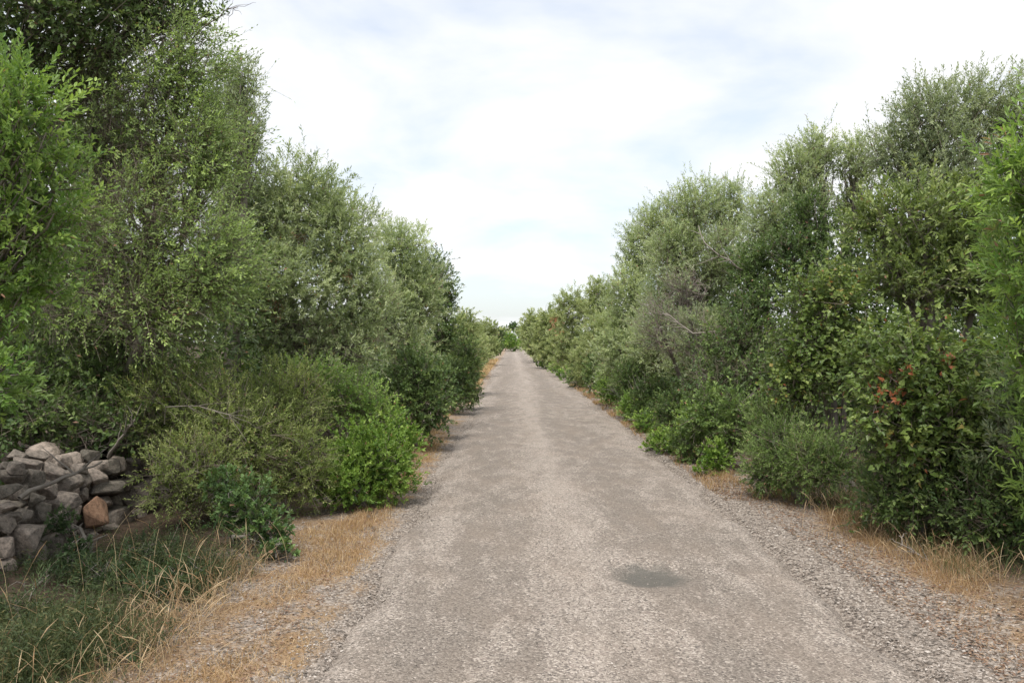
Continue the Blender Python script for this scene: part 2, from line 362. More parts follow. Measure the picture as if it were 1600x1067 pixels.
def surf_z(x, y):
    off = np.abs(x - road_mid(y)) - road_half(y)
    s_ = np.clip((x - road_mid(y)) / road_half(y), -1, 1)
    zr = 0.012 + 0.03 * (1 - s_ ** 2) - 0.045 * np.clip((np.abs(s_) - 0.9) / 0.1, 0, 1) ** 2
    return np.where(off < 0, np.maximum(zr, ground_z(x, y)), ground_z(x, y))

# ------------------------------------------------------------------ plants
SP = dict(   # leaf length, width, shape, twig length, leaves per twig, spread angle, upward bias, clump size, cover, share of twigs drawn
    olive=dict(mat='olive', L=.058, W=.016, shape='diamond', tw=.19, k=13, ang=.95, up=.45, clump=.30, cov=1.9, twf=.15),
    grey=dict(mat='grey', L=.054, W=.016, shape='diamond', tw=.20, k=13, ang=.9, up=.55, clump=.30, cov=1.7, twf=.2),
    fresh=dict(mat='fresh', L=.038, W=.0145, shape='oval', tw=.20, k=12, ang=.85, up=.45, clump=.2, cov=1.8, twf=.25),
    vivid=dict(mat='vivid', L=.036, W=.015, shape='oval', tw=.12, k=12, ang=.85, up=.7, clump=.15, cov=2.3, twf=.2),
    dark=dict(mat='dark', L=.045, W=.022, shape='oval', tw=.18, k=10, ang=.9, up=.35, clump=.22, cov=2.0, twf=.3),
    oak=dict(mat='oak', L=.035, W=.020, shape='oval', tw=.14, k=10, ang=.95, up=.5, clump=.14, cov=2.0, twf=.4),
    smilax=dict(mat='smilax', L=.043, W=.034, shape='heart', tw=.20, k=7, ang=1.1, up=.2, clump=.22, cov=2.0, twf=.5),
    yellow=dict(mat='yellow', L=.050, W=.022, shape='oval', tw=.22, k=11, ang=.8, up=.6, clump=.24, cov=1.8, twf=.4),
    broom=dict(mat='broom', L=.030, W=.009, shape='diamond', tw=.17, k=14, ang=.85, up=.35, clump=.18, cov=1.0, twf=.4),
    far=dict(mat='far', L=.055, W=.022, shape='diamond', tw=.2, k=12, ang=.9, up=.4, clump=.30, cov=2.6, twf=.1),
)
CAMP = np.array([0, 0, CAM_H])
PLANTS = [0]; STAT = []
def plant(name, label, cat, sp, lobes, base=None, group=None, seed=None, tree=False, leafy=1.0, twigs=1.0, cov=1.0, twmat='twig', long=0.04, sweep=(0, 0, 0), dens_back=0.12, bthin=0.6, withered=(), **over):
    """lobes: (x, y, rx, ry in photo pixels, distance m [, depth radius m, leafiness]); each becomes an ellipsoid of real size at that distance"""
    PLANTS[0] += 1
    rng = np.random.default_rng(1000 + (seed if seed is not None else PLANTS[0] * 7))
    S = dict(SP[sp]); S.update(over)
    LB = []
    for lb in lobes:
        x, y, rx, ry, Y = lb[:5]
        c = px(x, y, Y); r = np.array([rx * Y / F, 0, ry * Y / F])
        r[1] = lb[5] if len(lb) > 5 and lb[5] else 0.85 * max(r[0], 0.7 * r[2])
        LB.append((c, r, lb[6] if len(lb) > 6 else leafy))
    Ym = np.mean([c[1] for c, r, f in LB])
    if base is None:
        cx = np.mean([c[0] for c, r, f in LB]); cy = np.mean([c[1] for c, r, f in LB]) + 0.1
        base = (cx, cy)
    B = np.array([base[0], base[1], float(ground_z(base[0], base[1])) - 0.03])
    sc_ = max(1.0, Ym / 16.0) ** 0.9
    root = empty(name, B); tag(root, label, cat, group)
    wood, twg, lf = Acc(), Acc(), Acc()
    # stems: from the root to the middle of each lobe
    stems = []
    zc_ = max(c[2] for c, r, f in LB); rad0 = 0.018 + 0.016 * zc_
    ns = len(LB)
    if tree:
        top = np.mean([c for c, r, f in LB], 0); fork = B + (top - B) * np.array([.4, .4, .38]) + rng.normal(0, .06, 3)
        K = 6; tt = np.linspace(0, 1, K)[:, None]
        P = B * (1 - tt) + fork * tt + rng.normal(0, .035, (K, 3)) * np.sin(tt * 3.1416)
        tubes(wood, P[None], (rad0 * 1.6 * (1.25 - .55 * tt[:, 0]))[None], 8)
        start = np.repeat(fork[None], ns, 0); r0 = rad0
    else:
        start = B + np.column_stack([rng.normal(0, .10, ns), rng.normal(0, .10, ns), np.zeros(ns)]); r0 = rad0
    K = 7; tt = np.linspace(0, 1, K)[None, :, None]
    C = np.array([c for c, r, f in LB])
    mid = (start + C) / 2 + np.column_stack([rng.normal(0, .12, ns), rng.normal(0, .12, ns), np.abs(rng.normal(.05, .1, ns))])
    SP_ = start[:, None] * (1 - tt) ** 2 + 2 * mid[:, None] * tt * (1 - tt) + C[:, None] * tt ** 2 + rng.normal(0, .02, (ns, K, 3)) * (tt > 0)
    tubes(wood, SP_, np.repeat((r0 * (1 - .75 * tt[0, :, 0]))[None], ns, 0), 6, rng.uniform(0, .6, ns))
    for i, (c, r, lfy) in enumerate(LB):
        a, b, d = r
        area = 4 * math.pi * (((a * b) ** 1.6 + (a * d) ** 1.6 + (b * d) ** 1.6) / 3) ** (1 / 1.6)
        cl = S['clump'] * (0.8 + .2 * sc_); cl = min(cl, 0.45 * max(min(r), 0.12))
        nc = int(max(10, area / (cl * cl * 1.1)))
        k_ = np.arange(nc) + .5; phi = np.arccos(1 - 2 * k_ / nc); th = math.pi * (1 + 5 ** .5) * k_
        D = np.stack([np.cos(th) * np.sin(phi), np.sin(th) * np.sin(phi), np.cos(phi)], 1)
        D = norm(D + rng.normal(0, .8 / math.sqrt(nc), D.shape))
        ph = rng.uniform(0, 6.28, 6); w = rng.normal(0, 2.4, (6, 3))
        low = sum(np.sin(D @ w[q_] + ph[q_]) for q_ in range(6)) / 6
        f = 0.93 - 0.38 * rng.random(nc) ** 2 + 0.20 * low
        CC = c + D * r * f[:, None]; Nn = norm(D / r)
        face = ((CAMP - CC) * Nn).sum(1) / np.linalg.norm(CAMP - CC, axis=1)
        keep = (face > -0.2) | (rng.random(nc) < dens_back)
        u_ = 800 + CC[:, 0] / CC[:, 1] * F; v_ = HY - (CC[:, 2] - CAM_H) / CC[:, 1] * F     # thinner well outside the view
        keep &= ((u_ > -110) & (u_ < 1710) & (v_ > -110)) | (rng.random(nc) < .25)
        gz = ground_z(CC[:, 0], CC[:, 1]); keep &= CC[:, 2] > gz + 0.03
        for j, (c2, r2, f2) in enumerate(LB):
            if j != i: keep &= (((CC - c2) / r2) ** 2).sum(1) > 0.42
        CC, Nn, D = CC[keep], Nn[keep], D[keep]; nc2 = len(CC)
        if nc2 == 0: continue
        size = cl * (0.65 + 0.8 * rng.random(nc2)); tc_ = np.clip(rng.normal(.42, .2, nc2), 0, .9)
        # branches: from the stem to the clumps
        nb = int(min(nc2, (14 + 46 * min(1, 8 / Ym)) * (1 if lfy > .6 else 1.6)))
        pick = rng.choice(nc2, nb, replace=False)
        s0 = SP_[i][np.clip(rng.integers(4, K, nb), 0, K - 1)]
        t4 = np.linspace(0, 1, 4)[None, :, None]
        m4 = (s0 + CC[pick]) / 2 + rng.normal(0, .10, (nb, 3)) * np.array([1, 1, .7])
        BP = s0[:, None] * (1 - t4) ** 2 + 2 * m4[:, None] * t4 * (1 - t4) + CC[pick][:, None] * t4 ** 2 + rng.normal(0, .012, (nb, 4, 3)) * (t4 > 0)
        tubes(wood, BP, (rng.uniform(.35, .6, nb)[:, None] * r0 * .55 * bthin * (1 - .8 * t4[0, :, 0])[None]) + 0.0012 * sc_, 3, rng.uniform(0, .9, nb))
        # twigs
        L = S['L'] * sc_ * 1.06; W = S['W'] * sc_ * 1.06; la = L * W * (.5 if S['shape'] == 'diamond' else .65)
        share = nc2 / nc
        nleaf = area * share * S['cov'] * cov / la
        nt = int(max(12, nleaf / S['k'])); 
        idx = rng.choice(nc2, nt, p=size ** 2 / (size ** 2).sum())
        o = rng.normal(0, .38, (nt, 3)); ol = np.linalg.norm(o, axis=1, keepdims=True); o = o / np.maximum(ol, 1)
        Pb = CC[idx] + o * size[idx][:, None] - Nn[idx] * (size[idx] * .3)[:, None]
        dr = norm(Nn[idx] * .5 + o * .65 + np.array([0, 0, S['up']]) + rng.normal(0, .5, (nt, 3)) + np.array(sweep))
        tl = S['tw'] * (0.8 + .2 * sc_) * rng.uniform(.5, 1.35, nt) * min(1.0, max(r) / .35)
        lo = rng.random(nt) < long
        tl = np.where(lo, tl * rng.uniform(1.5, 2.3, nt), tl)
        pg = ground_z(Pb[:, 0], Pb[:, 1]); Pb[:, 2] = np.maximum(Pb[:, 2], pg + .02)
        hasleaf = rng.random(nt) < lfy
        # drawn twigs, some of them bare
        dtw = (rng.random(nt) < S['twf'] * twigs * (1 if lfy > .6 else 1.4)) | lo
        ii = np.where(dtw)[0]
        if len(ii):
            t3 = np.array([-.6, .95])[None, :, None]
            TP = Pb[ii][:, None] + dr[ii][:, None] * t3 * tl[ii][:, None, None]
            rr = np.maximum(.0013, .00019 * Ym) * rng.uniform(.6, 1.5, len(ii))
            tubes(twg, TP, rr[:, None] * np.array([1.3, .5])[None], 3, rng.random(len(ii)))
        h = np.where(hasleaf)[0]
        if len(h) == 0: continue
        k = S['k']; nt2 = len(h)
        uu = (np.arange(k)[None] + rng.uniform(.2, .8, (nt2, k))) / k
        uu = .12 + .88 * uu
        d0 = dr[h][:, None]
        ref = norm(np.cross(dr[h], rng.normal(0, 1, (nt2, 3)))); bb = np.cross(dr[h], ref)
        fi = np.arange(k)[None] * 2.4 + rng.uniform(0, 6.28, (nt2, 1)) + rng.normal(0, .3, (nt2, k))
        an = S['ang'] * (1.15 - .6 * uu) + rng.normal(0, .16, (nt2, k))
        ld = d0 * np.cos(an)[..., None] + (ref[:, None] * np.cos(fi)[..., None] + bb[:, None] * np.sin(fi)[..., None]) * np.sin(an)[..., None]
        lp = Pb[h][:, None] + d0 * (uu * tl[h][:, None])[..., None]
        ld = norm(ld + np.array([0, 0, .04])).reshape(-1, 3); lp = lp.reshape(-1, 3)
        tn = np.array([0, 0, .75]) + np.repeat(Nn[idx[h]], k, 0) * .5 + rng.normal(0, .38, ld.shape)
        nn = norm(tn - ld * (tn * ld).sum(1, keepdims=True))
        ls = rng.uniform(.65, 1.25, len(ld))
        ti = np.repeat(tc_[idx[h]] + rng.normal(0, .06, len(h)), k) + rng.normal(0, .08, len(ld)) + (uu.ravel() - .5) * .22
        ti = np.clip(ti, 0, .93); ti = np.where(rng.random(len(ti)) < .008, 1.0, ti)
        for wx, wy, wr_ in withered:      # sprays that have died off and turned brown
            c_ = px(wx, wy, Ym); r_m = wr_ * Ym / F
            near = np.hypot(lp[:, 0] / lp[:, 1] * Ym - c_[0], (lp[:, 2] - CAM_H) / lp[:, 1] * Ym + CAM_H - c_[2]) < r_m * rng.uniform(.5, 1.2, len(lp))
            ti = np.where(near & (rng.random(len(ti)) < .42), 1.0, ti)
        shp = S['shape'] if (Ym < 7.0 or S['shape'] == 'diamond') else 'diamond'
        leaves(lf, lp, ld, nn, L * ls, W * ls * rng.uniform(.85, 1.15, len(ld)) * (1.15 if shp != S['shape'] else 1), ti, shp)
        # larger inner leaves added to block light, interior shade put into their darker tint
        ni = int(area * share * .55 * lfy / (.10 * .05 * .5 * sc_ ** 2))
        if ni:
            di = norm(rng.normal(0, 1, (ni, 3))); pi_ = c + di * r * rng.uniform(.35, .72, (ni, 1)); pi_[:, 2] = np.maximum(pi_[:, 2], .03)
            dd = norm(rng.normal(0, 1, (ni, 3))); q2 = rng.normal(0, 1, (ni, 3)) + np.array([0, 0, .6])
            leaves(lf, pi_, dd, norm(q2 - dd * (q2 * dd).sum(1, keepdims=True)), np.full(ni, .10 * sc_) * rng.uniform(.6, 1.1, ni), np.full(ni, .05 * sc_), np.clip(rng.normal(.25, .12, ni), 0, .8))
    wood.build('trunk' if tree else 'stems', M['bark'], root, B, True)
    if twg.n: tag(twg.build('twigs', M[twmat], root, B), kind='stuff')
    if lf.n: tag(lf.build('crown' if tree else 'foliage', M[S['mat']], root, B), kind='stuff')
    STAT.append((name, sum(len(x) for x in wood.t), sum(len(x) for x in twg.t), sum(len(x) for x in lf.t)))
    return root

HL, HR, HF = 'scrub along the stone-wall side of the lane', 'scrub along the gravel-verge side of the lane', 'far hedges at the bend of the lane'
# --- the side with the wall, from near to far
plant('holm_oak', 'dark evergreen tree overhanging the top corner, sky glinting through its leaves', 'tree', 'dark',
      [(60, 20, 190, 95, 7.4), (230, 10, 110, 55, 7.8), (-90, 70, 150, 130, 7.0), (120, -90, 200, 90, 7.6)], base=(-6.2, 7.6), group=HL, tree=True, cov=.62, twigs=1.4)
plant('leaning_shrub', 'bright green leafy shrub leaning in over the end of the stone wall', 'shrub', 'fresh',
      [(25, 190, 80, 85, 4.7), (50, 310, 75, 95, 4.8), (0, 420, 105, 90, 4.9), (-20, 585, 50, 55, 4.5), (-120, 300, 120, 220, 4.9)], base=(-4.35, 5.0), group=HL, long=.03)
plant('phillyrea_tree', 'tall twiggy tree with bare grey-brown inner twigs and green outer tips', 'tree', 'fresh',
      [(280, 110, 60, 82, 7.4, None, .95), (320, 240, 52, 88, 7.3, None, .9), (335, 410, 54, 80, 7.0, None, 1), (240, 230, 95, 105, 7.6, None, .6), (230, 370, 115, 105, 7.3, None, .45), (255, 480, 95, 72, 7.1, None, .6), (150, 180, 100, 120, 7.7, None, .5), (140, 440, 90, 120, 7.5, None, .45)],
      base=(-4.2, 7.9), group=HL, tree=True, twigs=2.8, sweep=(.75, -.15, -.25), L=.037, W=.012, tw=.30, cov=.85, long=.05, bthin=.45, mat='phil')
plant('backing_tree', 'grey-green tree glimpsed behind the leafy shrub and twiggy tree', 'tree', 'grey',
      [(60, 330, 130, 130, 10.5), (150, 470, 130, 110, 10.5), (20, 500, 90, 100, 10.2), (150, 230, 120, 120, 10.8)], base=(-6.0, 10.9), group=HL, tree=True, cov=.6, L=.085, W=.028)
plant('shaded_thicket_bush', 'shaded dark bush tangled with dry twigs right above the stone wall', 'bush', 'dark',
      [(70, 580, 110, 75, 7.6, None, .6), (185, 610, 110, 70, 7.7, None, .8), (40, 650, 80, 50, 7.0, None, .7), (170, 660, 90, 40, 7.2, None, .5)], base=(-4.6, 7.9), group=HL, twigs=2.0)
plant('thin_grey_tree', 'thin grey sapling peeping out behind the tall twiggy tree', 'tree', 'grey',
      [(378, 130, 26, 42, 10.5), (384, 210, 24, 50, 10.4), (350, 180, 40, 90, 10.8), (365, 320, 40, 70, 10.7), (360, 430, 50, 70, 10.7)], base=(-3.9, 10.8), group=HL, tree=True, cov=.8, twigs=1.6, long=.1, bthin=.35)
plant('broom_bush', 'loose grey-green fine-leaved bush between the wall and the vivid green mound', 'bush', 'broom',
      [(290, 640, 100, 75, 7.4, None, .8), (375, 690, 90, 95, 7.2, None, .9), (440, 640, 70, 65, 7.9), (300, 740, 75, 75, 6.7, None, .7), (465, 735, 50, 65, 7.3), (480, 600, 25, 35, 8.2)], base=(-2.75, 7.4), group=HL, twigs=1.6, cov=1.15)
plant('lentisk_bush', 'rounded vivid green bush bulging over the dry grass beside the road', 'bush', 'vivid',
      [(572, 722, 66, 62, 7.8), (540, 758, 44, 42, 7.5), (618, 690, 40, 40, 8.3), (600, 740, 48, 45, 7.9)], base=(-1.5, 7.9), group=HL)
plant('kermes_oak_bush', 'low bluish-green bush at the edge of the tan gravel, below the loose grey-green bush', 'bush', 'oak',
      [(385, 790, 48, 48, 6.1), (420, 830, 34, 38, 5.9), (350, 760, 30, 30, 6.3), (432, 862, 24, 18, 5.75)], base=(-1.95, 6.0), group=HL, twigs=1.2)
plant('wild_olive_tree', 'large silvery wild olive with a domed crown, biggest on the wall side', 'tree', 'olive',
      [(470, 315, 82, 72, 11.2), (400, 350, 66, 80, 11.6), (530, 385, 72, 80, 11.2), (440, 430, 85, 80, 10.8, None, .85), (560, 470, 62, 70, 11.2, None, .8), (450, 510, 80, 55, 11, None, .35), (540, 545, 75, 45, 11.2, None, .4)],
      base=(-2.9, 11.6), group=HL, tree=True, twigs=1.2, withered=[(468, 368, 14), (430, 480, 18), (545, 430, 10)])
plant('wild_olive_tree', 'middle-sized wild olive standing just past the large domed one', 'tree', 'olive',
      [(625, 395, 46, 58, 14), (650, 460, 46, 62, 14), (600, 480, 50, 60, 13.6, None, .7), (640, 540, 48, 40, 13.6, None, .5)], base=(-1.9, 14.2), group=HL, tree=True)
plant('dark_leaved_tree', 'small dark-leaved tree ending the row of wild olives, feathery at its top', 'tree', 'dark',
      [(693, 455, 24, 38, 17), (690, 520, 30, 45, 17), (672, 430, 28, 45, 17.3)], base=(-1.6, 17.2), group=HL, tree=True, cov=.8, long=.08)
plant('young_oak_bush', 'dark green broad-leaved bush in the shade beneath the wild olives', 'bush', 'dark',
      [(650, 590, 44, 45, 11.8), (668, 640, 34, 40, 11.6), (615, 620, 30, 34, 11.4), (690, 610, 26, 45, 13)], base=(-1.5, 11.9), group=HL, cov=1.1, W=.026)
plant('straggly_bush', 'straggly olive-green bush behind the vivid green mound', 'bush', 'fresh',
      [(545, 620, 60, 38, 10.2, None, .6), (480, 590, 50, 30, 9.8, None, .6), (590, 650, 35, 25, 10, None, .8)], base=(-2.0, 10.4), group=HL, twigs=1.8)
plant('roadside_bush', 'mid-green roadside bush past the shaded broad-leaved bush', 'bush', 'dark',
      [(715, 600, 26, 40, 17.5), (728, 560, 22, 40, 18.5), (735, 610, 14, 26, 19)], base=(-1.35, 18.2), group=HL)
plant('pale_olive_bush', 'tall pale green bush where the lane starts to narrow, wall side', 'bush', 'far',
      [(725, 520, 20, 42, 23), (738, 560, 14, 40, 24)], base=(-1.75, 23.5), group=HL)
plant('hedge_bush', 'round yellowish-green bush beside the straw verge where the lane narrows', 'bush', 'far',
      [(752, 545, 15, 24, 36), (742, 520, 16, 18, 38), (738, 560, 16, 22, 34)], base=(-1.9, 37), group=HF)
plant('hedge_bush', 'pale rounded bush behind the yellowish-green one on the far verge', 'bush', 'far',
      [(760, 513, 18, 14, 52), (768, 538, 12, 16, 54), (755, 540, 14, 18, 52)], base=(-2.1, 53), group=HF)
plant('hedge_bush', 'small dark green bush at the inside of the far bend, wall side', 'bush', 'dark',
      [(779, 541, 7, 12, 70), (779, 521, 10, 14, 76), (772, 530, 10, 18, 74)], base=(-1.8, 72), group=HF)
plant('distant_tree', 'dark distant tree poking up over the bend of the lane', 'tree', 'oak',
      [(801, 506, 8, 5, 230), (797, 511, 7, 6, 232), (806, 512, 7, 6, 228)], base=(0.3, 230), group=HF, tree=True)
for i, (x, y, rx, ry, Y, lab) in enumerate([(797, 531, 14, 14, 125, 'green hedge bush facing the lane at the far bend'), (818, 526, 14, 18, 140, 'green hedge bush half hidden by the gravel-side hedge at the bend'), (785, 524, 12, 16, 130, 'pale hedge bush behind the small dark one at the far bend')]):
    plant('hedge_bush', lab, 'bush', 'far' if i != 0 else 'fresh', [(x, y, rx, ry, Y), (x + 8, y + 6, rx * .8, ry * .7, Y + 2)], group=HF)

# --- the gravel-verge side, from near to far
plant('near_lentisk', 'long-leaved shrub reaching in from the picture edge, reddish tips above', 'shrub', 'fresh',
      [(1622, 270, 74, 85, 4.9), (1640, 400, 80, 95, 5.0), (1625, 520, 62, 90, 5.2), (1700, 320, 90, 200, 5.1), (1690, 600, 70, 90, 5.4), (1680, 740, 70, 100, 5.3)], base=(4.3, 5.6), group=HR, L=.055, W=.015, withered=[(1560, 215, 16), (1545, 232, 12), (1560, 350, 10)])
plant('creeper_mound', 'heart-leaved creeper mound with rusty leaves smothering a roadside bush', 'creeper', 'smilax',
      [(1445, 568, 96, 66, 6.4), (1490, 640, 96, 70, 6.2), (1395, 630, 58, 66, 6.2), (1370, 560, 50, 48, 6.6), (1425, 695, 60, 40, 6.2)], base=(3.5, 6.6), group=HR, clump=.17, cov=1.1, withered=[(1392, 612, 30), (1480, 560, 14), (1420, 580, 12)])
plant('creeper_mound', 'smaller creeper mound farther back, a rounded green hump', 'creeper', 'smilax',
      [(1290, 475, 66, 48, 8.3), (1265, 545, 52, 52, 8.2), (1320, 540, 50, 60, 8.3), (1240, 600, 42, 38, 8.2)], base=(3.5, 8.6), group=HR, clump=.18, cov=1.1)
plant('grey_twig_bush', 'greyish bush at the picture edge below the long-leaved shrub', 'bush', 'grey',
      [(1585, 610, 50, 60, 5.9, None, .8), (1600, 690, 60, 50, 5.7, None, .7), (1640, 620, 50, 90, 5.8)], base=(4.1, 6.0), group=HR, twigs=1.5)
plant('dark_roadside_bush', 'deep green dense bush over dead grass below the rusty creeper mound', 'bush', 'dark',
      [(1460, 760, 85, 62, 6.3), (1560, 780, 75, 66, 5.9), (1390, 775, 55, 42, 6.5), (1630, 790, 60, 70, 5.7), (1500, 700, 90, 50, 6.5)], base=(3.7, 6.4), group=HR, L=.036, W=.017, cov=1.0, twigs=1.5)
plant('feathery_bush', 'feathery fine-leaved bush where the gravel verge narrows beside the creeper mounds', 'bush', 'broom',
      [(1228, 705, 52, 56, 8.0), (1205, 665, 36, 46, 8.5), (1285, 722, 58, 48, 7.6), (1190, 738, 24, 30, 8.2)], base=(2.95, 8.1), group=HR, cov=1.5, mat='shade')
plant('yellowish_tree', 'yellowish-green broad-leaved tree in front of the tall grey-green one', 'tree', 'yellow',
      [(1425, 345, 75, 58, 8.4), (1370, 345, 44, 46, 8.6), (1500, 340, 58, 56, 8.3), (1430, 430, 90, 60, 8.4, None, .8), (1520, 430, 60, 70, 8.2)], base=(4.5, 8.8), group=HR, tree=True)
plant('tall_grey_tree', 'tallest grey-green tree with a ragged top, back of the gravel side', 'tree', 'grey',
      [(1455, 185, 66, 58, 12), (1525, 175, 66, 55, 12), (1400, 235, 44, 46, 12.2), (1590, 180, 56, 66, 11.8), (1480, 265, 90, 60, 12), (1580, 280, 70, 70, 12)], base=(6.4, 12.6), group=HR, tree=True, long=.12, cov=.85)
plant('backing_tree', 'dim green tree filling the gap behind the yellowish-green tree', 'tree', 'grey',
      [(1400, 430, 100, 70, 10.6), (1500, 420, 90, 90, 10.4), (1330, 420, 40, 60, 10.8), (1590, 420, 70, 110, 10)], base=(5.6, 11), group=HR, tree=True, cov=.7, mat='dark', L=.07, W=.026)
plant('slender_olive_tree', 'slender olive with pale forked stems and sky showing between them', 'tree', 'grey',
      [(1245, 285, 44, 62, 13), (1278, 240, 30, 44, 13.2), (1205, 350, 44, 56, 12.8), (1340, 255, 36, 42, 13.2), (1330, 320, 36, 46, 13.3, None, .6)], base=(5.1, 13.4), group=HR, tree=True, long=.12, mat='olive')
plant('ivy_clad_tree', 'dark creeper-clad tree below the slender olive', 'tree', 'dark',
      [(1235, 410, 58, 60, 12), (1180, 430, 44, 56, 12.2), (1265, 350, 40, 50, 12.2)], base=(4.2, 12.4), group=HR, tree=True)
plant('grey_olive_tree', 'grey-green olive with a double-peaked top above the dead brown twigs', 'tree', 'grey',
      [(1085, 325, 44, 48, 16), (1060, 390, 50, 52, 15.8), (1140, 330, 40, 48, 16.2), (1130, 400, 60, 50, 15.6, None, .7), (1030, 350, 34, 40, 16.5)], base=(3.6, 16.4), group=HR, tree=True, long=.1, mat='olive')
plant('dead_brown_bush', 'leafless purplish-brown bush of fine dead twigs leaning towards the lane', 'bush', 'grey',
      [(1030, 510, 42, 50, 14, None, .18), (1070, 445, 36, 30, 14.2, None, .2), (1080, 520, 36, 46, 13.8, None, .3)], base=(3.3, 14.4), group=HR, twigs=2.2, twmat='twigred', cov=1.0, sweep=(-.6, 0, 0), bthin=.4)
plant('backing_bush', 'grey-green bush behind the leafless purplish-brown one', 'bush', 'grey',
      [(1060, 460, 60, 60, 17), (1110, 450, 60, 55, 16.6), (1040, 530, 50, 60, 16.4), (1100, 540, 60, 60, 15.5)], base=(3.9, 17), group=HR, mat='olive')
plant('tangled_bush', 'shadowy tangled bush with bare stems beneath the creeper-clad tree', 'bush', 'dark',
      [(1150, 530, 66, 50, 11.6, None, .6), (1180, 480, 50, 40, 11.8, None, .8), (1120, 590, 56, 44, 11.4, None, .45), (1185, 590, 46, 50, 11, None, .5)], base=(3.2, 11.8), group=HR, twigs=1.8)
plant('olive_bush', 'tall olive-green bush beside the dead brown twigs', 'bush', 'olive',
      [(1000, 395, 34, 52, 19), (985, 470, 40, 60, 18.8), (970, 545, 38, 55, 18.6), (1010, 550, 36, 55, 17)], base=(2.9, 19), group=HR)
plant('roadside_bush', 'glossy dark green bush at the road edge under the dead brown twigs', 'bush', 'vivid',
      [(1020, 630, 36, 40, 14.6), (985, 600, 28, 40, 16.5), (1055, 640, 34, 36, 13)], base=(2.75, 14.8), group=HR, mat='dark')
plant('sapling_bush', 'bright green low bush on the road edge, nearer than the glossy dark one', 'bush', 'vivid',
      [(1052, 690, 34, 26, 11.4), (1022, 700, 20, 20, 11.8), (1080, 660, 24, 30, 11)], base=(2.3, 11.5), group=HR)
plant('sapling_bush', 'small bright green bush next to the feathery one', 'bush', 'vivid',
      [(1118, 712, 24, 28, 9.6), (1140, 680, 20, 26, 10), (1100, 735, 18, 12, 9.5)], base=(2.6, 9.8), group=HR)
plant('edge_bush', 'leafy green bush hugging the road edge below the tall olive-green bush', 'bush', 'vivid',
      [(955, 605, 26, 30, 20), (990, 640, 24, 28, 16), (1010, 665, 22, 24, 14)], base=(2.5, 17), group=HR, mat='fresh')
plant('edge_bush', 'leafy green bush tucked between the two bright green ones', 'bush', 'dark',
      [(1075, 690, 30, 34, 10.6), (1110, 650, 36, 44, 10.4), (1150, 660, 30, 50, 9.8)], base=(2.8, 10.6), group=HR, mat='shade', twigs=1.5)
plant('olive_bush', 'silvery bush in the middle of the gravel-side hedge line', 'bush', 'olive',
      [(940, 472, 34, 46, 27), (945, 535, 34, 54, 26), (918, 560, 26, 38, 27)], base=(2.95, 27), group=HR, mat='far')
plant('roadside_bush', 'dark-footed bush standing where the gravel side bulges into the lane', 'bush', 'dark',
      [(938, 580, 26, 34, 23), (905, 585, 20, 22, 28)], base=(2.5, 24.5), group=HR)
plant('olive_bush', 'silvery rounded bush beyond the widening of the lane', 'bush', 'olive',
      [(893, 484, 30, 36, 36), (890, 540, 30, 42, 36)], base=(2.8, 36.6), group=HR, mat='far')
plant('hedge_bush', 'hedge bush with a rust-brown dead patch on the gravel side', 'bush', 'far',
      [(862, 505, 24, 28, 46), (864, 548, 22, 26, 46), (850, 525, 18, 40, 48)], base=(2.3, 46.5), group=HF)
plant('dead_sprays', 'rust-brown dead sprays hanging in the far gravel-side hedge', 'shrub', 'far',
      [(871, 503, 6, 10, 43.2), (879, 522, 5, 9, 42.6)], base=(2.6, 44), group=HF, mat='rust', cov=1.0)
plant('hedge_bush', 'upright hedge bush closing the gravel side at the far bend', 'bush', 'far',
      [(832, 508, 16, 24, 60), (836, 540, 14, 22, 60), (826, 525, 9, 26, 66)], base=(1.75, 61), group=HF)
plant('hedge_bush', 'low green bush spilling onto the widened road edge far along', 'bush', 'vivid',
      [(869, 574, 12, 10, 40), (850, 566, 12, 9, 48), (885, 588, 16, 14, 33)], base=(2.1, 39), group=HF, mat='fresh')

# herbs in front of the wall
HW = 'weeds in front of the stone wall'
plant('herb_clump', 'tangled dark green herb clump filling the bottom corner below the wall', 'weed', 'broom',
      [(40, 930, 80, 28, 5.0), (40, 985, 90, 55, 4.5), (130, 1010, 70, 45, 4.3), (20, 1060, 110, 45, 3.9), (190, 1050, 60, 35, 3.9)], base=(-2.5, 4.3), group=HW, mat='herb', L=.034, W=.006, tw=.14, cov=.8, twigs=.8, clump=.12)
plant('herb_clump', 'fine green herb clump between the tall dry stalks and the wall', 'weed', 'broom',
      [(170, 905, 60, 35, 5.1), (240, 925, 50, 35, 4.9), (290, 900, 40, 30, 5.2), (230, 870, 50, 30, 5.5)], base=(-2.3, 5.1), group=HW, mat='herb', L=.032, W=.007, tw=.13, cov=.8, twigs=.8, clump=.1)
plant('herb_clump', 'small leafy weed tuft growing at the foot of the wall beside the orange stone', 'weed', 'oak',
      [(125, 860, 22, 28, 5.5), (105, 890, 24, 22, 5.3), (95, 815, 14, 26, 5.75)], base=(-3.05, 5.5), group=HW, mat='herb', L=.025, W=.012, cov=.8)

